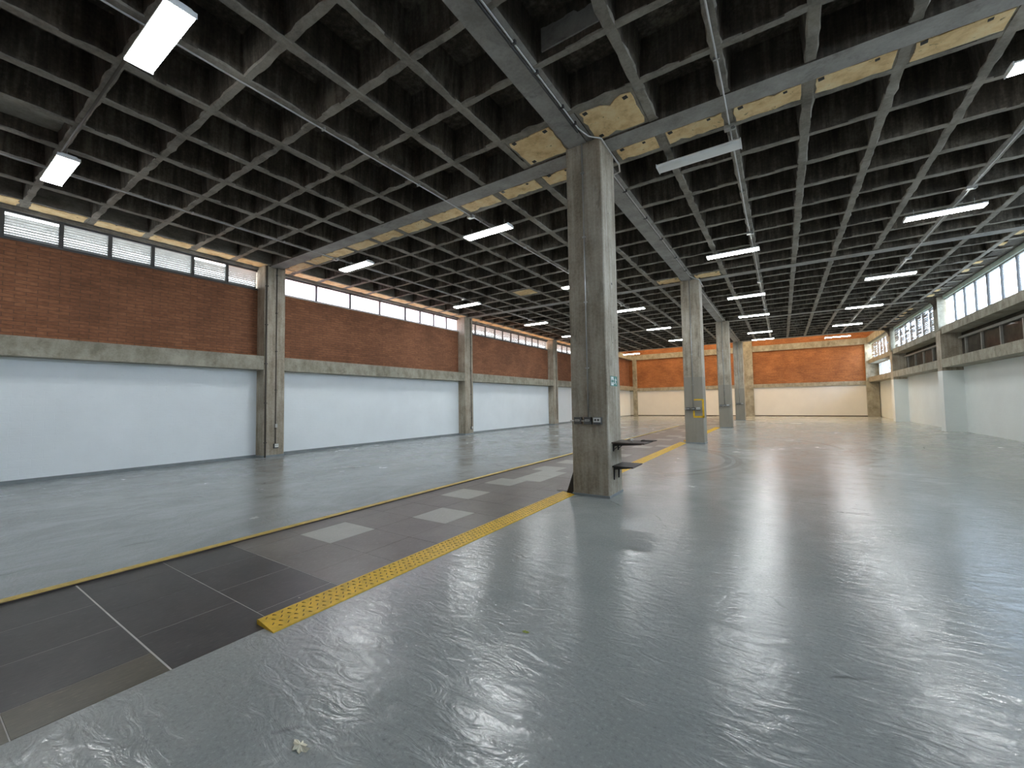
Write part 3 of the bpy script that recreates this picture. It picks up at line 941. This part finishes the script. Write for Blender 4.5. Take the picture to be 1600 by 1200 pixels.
B('rim', 'black', lid, -1.79, -1.77, 6.25, 6.36, 0.811, 0.818)
# exit sign
sx = XC1
sg = tag(empty('exit_sign', (sx, 6.09, 1.65)), 'small green and white exit sign on the right face of the nearest column', 'sign')
B('board', 'sign_white', sg, sx, sx + 0.006, 5.945, 6.24, 1.635, 1.785)
def sgp(name, mat, pts, t0=0.006, t1=0.008):
    MB().prism([(5.945 + p * 0.295, 1.635 + q * 0.15) for p, q in pts], 'x', sx + t0, sx + t1).build(name, mat, sg)
sgp('border', 'sign_green', [(0, 0), (.08, 0), (.08, 1), (0, 1)])
sgp('border', 'sign_green', [(.08, .93), (1, .93), (1, 1), (.08, 1)])
sgp('border', 'sign_green', [(.08, 0), (1, 0), (1, .07), (.08, .07)])
sgp('field', 'sign_green', [(.48, .07), (1, .07), (1, .93), (.48, .93)])
# arrow on the white half
sgp('arrow', 'sign_green', [(.13, .5), (.27, .78), (.27, .6), (.42, .6), (.42, .4), (.27, .4), (.27, .22)])
# running figure on the green half
fig = [[(.70, .74), (.76, .74), (.76, .86), (.70, .86)], [(.63, .40), (.73, .42), (.79, .70), (.68, .72)], [(.58, .60), (.69, .66), (.68, .72), (.56, .66)],
       [(.76, .66), (.90, .56), (.91, .62), (.78, .72)], [(.63, .40), (.70, .40), (.62, .24), (.50, .22), (.50, .28), (.58, .30)], [(.68, .42), (.74, .42), (.84, .28), (.82, .12), (.76, .12), (.77, .26)]]
for f in fig:
    sgp('figure', 'sign_white', f, 0.008, 0.010)
gs = tag(empty('steel_gusset', (XC0 - 0.05, 5.83, 0)), 'black triangular steel gusset standing against the left side of the nearest column', 'bracket')
MB().prism([(XC0 - 0.002, 0.004), (XC0 - 0.13, 0.004), (XC0 - 0.115, 0.04), (XC0 - 0.002, 0.36)], 'y', 5.84, 5.87).build('web', 'black', gs)
B('base_flange', 'black', gs, XC0 - 0.13, XC0 - 0.002, 5.81, 5.90, 0.0006, 0.012)
fp = tag(empty('floor_box', (-3.0, 5.98, 0)), 'small pale square floor box set on the tiles left of the nearest column', 'floor box')
B('frame', 'plate_white', fp, -3.06, -2.90, 5.93, 6.09, 0.001, 0.010)
B('lid', 'tile_sheen', fp, -3.045, -2.915, 5.945, 6.075, 0.010, 0.013)

# ------------------------------------------------------------------ yellow strips
def ramp_strip(y0, y1, label, lugs):
    t = tag(empty('yellow_ramp', (-2.78, y0, 0)), label, 'ramp')
    prof = [(-2.895, 0.001), (-2.895, 0.030), (-2.875, 0.034), (-2.695, 0.008), (-2.690, 0.001)]
    m = MB()
    m.prism(prof, 'y', y0, y1)
    m.build('plate', 'yellow', t)
    if lugs:
        lg = MB()
        n = int((y1 - y0 - 0.06) / 0.05)
        for k in range(n):
            for j in range(4):
                cx = -2.855 + 0.042 * j
                cy = y0 + 0.04 + 0.05 * k + (0.025 if j % 2 else 0)
                a = math.radians(45 if (j + k) % 2 else -45)
                z = 0.034 - (cx + 0.015 + 2.86) / 0.18 * 0.026 + 0.0005
                dx, dy = math.cos(a) * 0.016, math.sin(a) * 0.016
                ex, ey = -math.sin(a) * 0.0045, math.cos(a) * 0.0045
                pts = []
                for (u, v_) in ((1, 1), (-1, 1), (-1, -1), (1, -1)):
                    x_, y_ = cx + u * dx + v_ * ex, cy + u * dy + v_ * ey
                    pts.append((x_, y_, 0.034 - (x_ + 2.875) / 0.18 * 0.026 - 0.001))
                top = [(p[0] * .4 + cx * .6, p[1] * .4 + cy * .6, p[2] + 0.0035) for p in pts]
                lg.poly(pts + top, [(4, 5, 6, 7), (0, 1, 5, 4), (1, 2, 6, 5), (2, 3, 7, 6), (3, 0, 4, 7)])
        tag(lg.build('tread_lugs', 'lug', t), kind='stuff')
    return t
ramp_strip(1.37, Y(1) - 0.012, 'yellow checker-plate ramp along the tiles from the foreground to the nearest column', True)
ramp_strip(Y(1) + CD + 0.02, Y(2) - 0.02, 'yellow ramp strip between the nearest and second central columns', True)
ramp_strip(Y(2) + CD + 0.02, Y(3) - 0.02, 'yellow ramp strip between the second and third central columns', False)
tr = tag(empty('yellow_trim_strip', (-4.85, 0, 0)), 'thin yellow metal trim along the left edge of the tiled strip', 'trim strip')
for k in range(9):
    y0 = YF + 0.1 + k * 3.0
    MB().prism([(-4.905, 0.0008), (-4.90, 0.010), (-4.80, 0.018), (-4.785, 0.016), (-4.785, 0.002)], 'y', y0, y0 + 2.99).build('length', 'yellow_trim', tr)
    B('drop_edge', 'board', tr, -4.785, -4.780, y0, y0 + 2.99, 0.002, 0.014)

# ------------------------------------------------------------------ ceiling lights and conduits
def ceiling_light(x, y, label, lit=True, z=5.20, hang=None):
    t = tag(empty('ceiling_light', (x, y, z)), label, 'light', 'fluorescent ceiling lights')
    L2, W2 = 0.60, 0.125
    MB().prism([(-W2 + y, z + 0.012), (W2 + y, z + 0.012), (W2 + y, z + 0.03), (W2 - 0.05 + y, z + 0.062), (-W2 + 0.05 + y, z + 0.062), (-W2 + y, z + 0.03)],
               'x', x - L2, x + L2).build('housing', 'lamp_body', t)
    MB().prism([(-W2 + 0.008 + y, z + 0.012), (-W2 + 0.02 + y, z - 0.004), (-0.05 + y, z - 0.010), (0.05 + y, z - 0.010), (W2 - 0.02 + y, z - 0.004), (W2 - 0.008 + y, z + 0.012)],
               'x', x - L2 + 0.012, x + L2 - 0.012).build('diffuser', 'lit' if lit else 'lamp_body', t)
    for s in (-1, 1):
        MB().box(x + s * L2 - 0.006, x + s * L2 + 0.006, y - W2, y + W2, z - 0.008, z + 0.045).build('end_cap', 'lamp_body', t)
        top = 5.395 if hang is None else hang
        MB().tube([(x + s * 0.45, y, z + 0.06), (x + s * 0.45, y, top)], 0.005, 6).build('hanger', 'galv', t)
    return t
LIGHTS = [
    (-5.236, 1.45, 'brightest lit panel light nearest the camera at the top left', True, 5.20),
    (-9.48, 1.44, 'lit panel light just above the left wall louvres, below the nearest one', True, 5.20),
    (-5.35, 7.29, 'lit light left of the big column, just beyond the plastered beam patches', True, 5.20),
    (-9.64, 7.02, 'lit light above the milky panes, near the first left wall column', True, 5.20),
    (-0.97, 6.91, 'switched-off white ceiling light just right of the big column', False, 5.20),
    (2.98, 7.15, 'lit light cut by the upper right edge of the photo', True, 5.20),
    (-10.07, 12.30, 'lit light above the second left wall column', True, 5.20),
    (-5.40, 12.38, 'lit light half hidden behind the left edge of the big column', True, 5.20),
    (-0.945, 12.04, 'lit light in front of the second column, first of the right centre row', True, 5.20),
    (2.95, 11.97, 'long bright light nearest the camera in the right-hand row', True, 5.20),
    (-9.82, 17.22, 'lit light over the pinkish louvres of the left wall', True, 5.20),
    (-5.18, 17.00, 'lit light just right of the big column shaft', True, 5.20),
    (-0.977, 17.40, 'second lit light of the right centre row, right of the second column head', True, 5.20),
    (2.98, 17.27, 'second lit light of the right-hand row', True, 5.20),
    (-9.95, 21.60, 'small lit light peeking past the left edge of the big column', True, 5.20),
    (-5.33, 22.40, 'lit light between the big column and the second, second from the big one', True, 5.20),
    (-0.94, 21.66, 'third lit light of the right centre row, beside the third column head', True, 5.20),
    (3.00, 22.45, 'third lit light of the right-hand row, left of the dark bracket', True, 5.20),
    (-5.30, 27.40, 'lit light partly behind the left edge of the second column', True, 5.20),
    (-0.93, 27.27, 'fourth lit light of the right centre row, above the lowest one', True, 5.20),
    (2.97, 27.45, 'fourth lit light of the right-hand row', True, 5.20),
    (-0.885, 30.60, 'lowest lit light of the right centre row, against the slab end', True, 5.20),
    (2.86, 30.90, 'farthest light of the right-hand row, in front of orange brick', True, 5.015),
    (-9.42, 31.00, 'farthest left light, hanging in front of the far wall ring beam', True, 4.965),
]
for x, y, lb, lit, z in LIGHTS:
    ceiling_light(x, y, lb, lit, z)

def ceiling_conduit(x, y0, y1, label, boxes, drops):
    t = tag(empty('ceiling_conduit', (x, y0, 5.36)), label, 'conduit')
    m = MB()
    n = 24
    smooth(m.tube([(x + random.uniform(-.012, .012), y0 + (y1 - y0) * k / n, 5.372 + random.uniform(-.004, .002)) for k in range(n + 1)], 0.0105, 8).build('pipe', 'galv', t))
    for y in boxes:
        b = B('junction_box', 'galv', t, x - 0.07, x + 0.07, y - 0.05, y + 0.05, 5.33, 5.385)
        MB().tube([(x + 0.045, y - 0.03, 5.332), (x + 0.045, y - 0.03, 5.322)], 0.03, 10).build('knockout', 'box_grey', b)
    k = y0 + 0.7
    while k < y1:
        B('clip', 'galv', t, x - 0.035, x + 0.035, k, k + 0.022, 5.362, 5.40)
        k += 1.85
    return t
ceiling_conduit(-5.37, YF + .1, 31.8, 'long ceiling conduit over the tiled strip, left of the central columns', [6.72, 11.9, 16.6, 22.0, 27.0], None)
ceiling_conduit(-9.93, YF + .1, 31.8, 'long ceiling conduit nearest the left wall', [6.6, 11.9, 16.8], None)
ceiling_conduit(-0.49, YF + .1, 31.8, 'long ceiling conduit passing the switched-off light right of the big column', [6.64, 11.2, 16.1, 21.2], None)
ceiling_conduit(3.16, YF + .1, 31.8, 'long ceiling conduit of the right-hand row of lights', [11.22, 15.95, 21.4], None)
t = tag(empty('ceiling_conduit', (-8, 1.40, 5.37)), 'cross conduit on the rib under the two nearest lights at top left', 'conduit')
smooth(MB().tube([(-9.93, 1.40, 5.375), (-5.37, 1.40, 5.375)], 0.016, 8).build('pipe', 'dull_pipe', t))

# ------------------------------------------------------------------ small litter
def leaf(name, x, y, s, mat, label, seed):
    rnd = random.Random(seed)
    m = MB()
    n = 22
    pts = [(x, y, 0.25 * s)]
    for k in range(n):
        a = 2 * math.pi * k / n
        r = s * rnd.uniform(0.55, 0.95) * (1.45 if k in (0, 1, 2, 10, 11, 16) else 1)
        pts.append((x + r * math.cos(a), y + r * math.sin(a) * 0.6, rnd.choice((0.0012, 0.0012, 0.12 * s, 0.3 * s))))
    lo = [(p[0], p[1], p[2] - 0.0012) for p in pts]
    fs = [(0, 1 + k, 1 + (k + 1) % n) for k in range(n)]
    fs += [(n + 1, n + 2 + (k + 1) % n, n + 2 + k) for k in range(n)]
    fs += [(1 + k, n + 2 + k, n + 2 + (k + 1) % n, 1 + (k + 1) % n) for k in range(n)]
    o = m.poly(pts + lo, fs).build(name, mat)
    return tag(o, label, 'litter')
leaf('dry_leaf', -1.715, 0.985, 0.05, 'dry_leaf', 'crumpled pale dry leaf on the grey floor at the bottom of the photo', 4)
leaf('small_leaf', -1.37, 2.20, 0.022, 'green_leaf', 'tiny yellow-green leaf on the grey floor below the big column', 9)
leaf('paint_chip', -3.02, 1.72, 0.010, 'paper', 'tiny white chip on a dark tile beside the start of the yellow ramp', 12)

# ------------------------------------------------------------------ groups of like things
for o in list(COL.objects):
    if o.parent is None and o.get('category'):
        n = o.name.split('.')[0]
        gname = {'concrete_column': 'central concrete columns', 'ceiling_conduit': 'conduits under the ceiling', 'wall_shelf': 'shelves on the nearest column',
                 'yellow_ramp': 'yellow ramp strips along the tiles'}.get(n)
        if n == 'socket_box' and 'central column' in o['label']: gname = 'socket boxes on the central columns'
        if n == 'conduit' and 'vertical' in o['label']: gname = 'vertical conduits on the central columns'
        if n == 'wall_column' and 'left' in o['label'] and 'far wall' not in o['label']: gname = 'columns along the left wall'
        if n == 'wall_pipe': gname = 'pipes on the left wall columns'
        if gname: o['group'] = gname
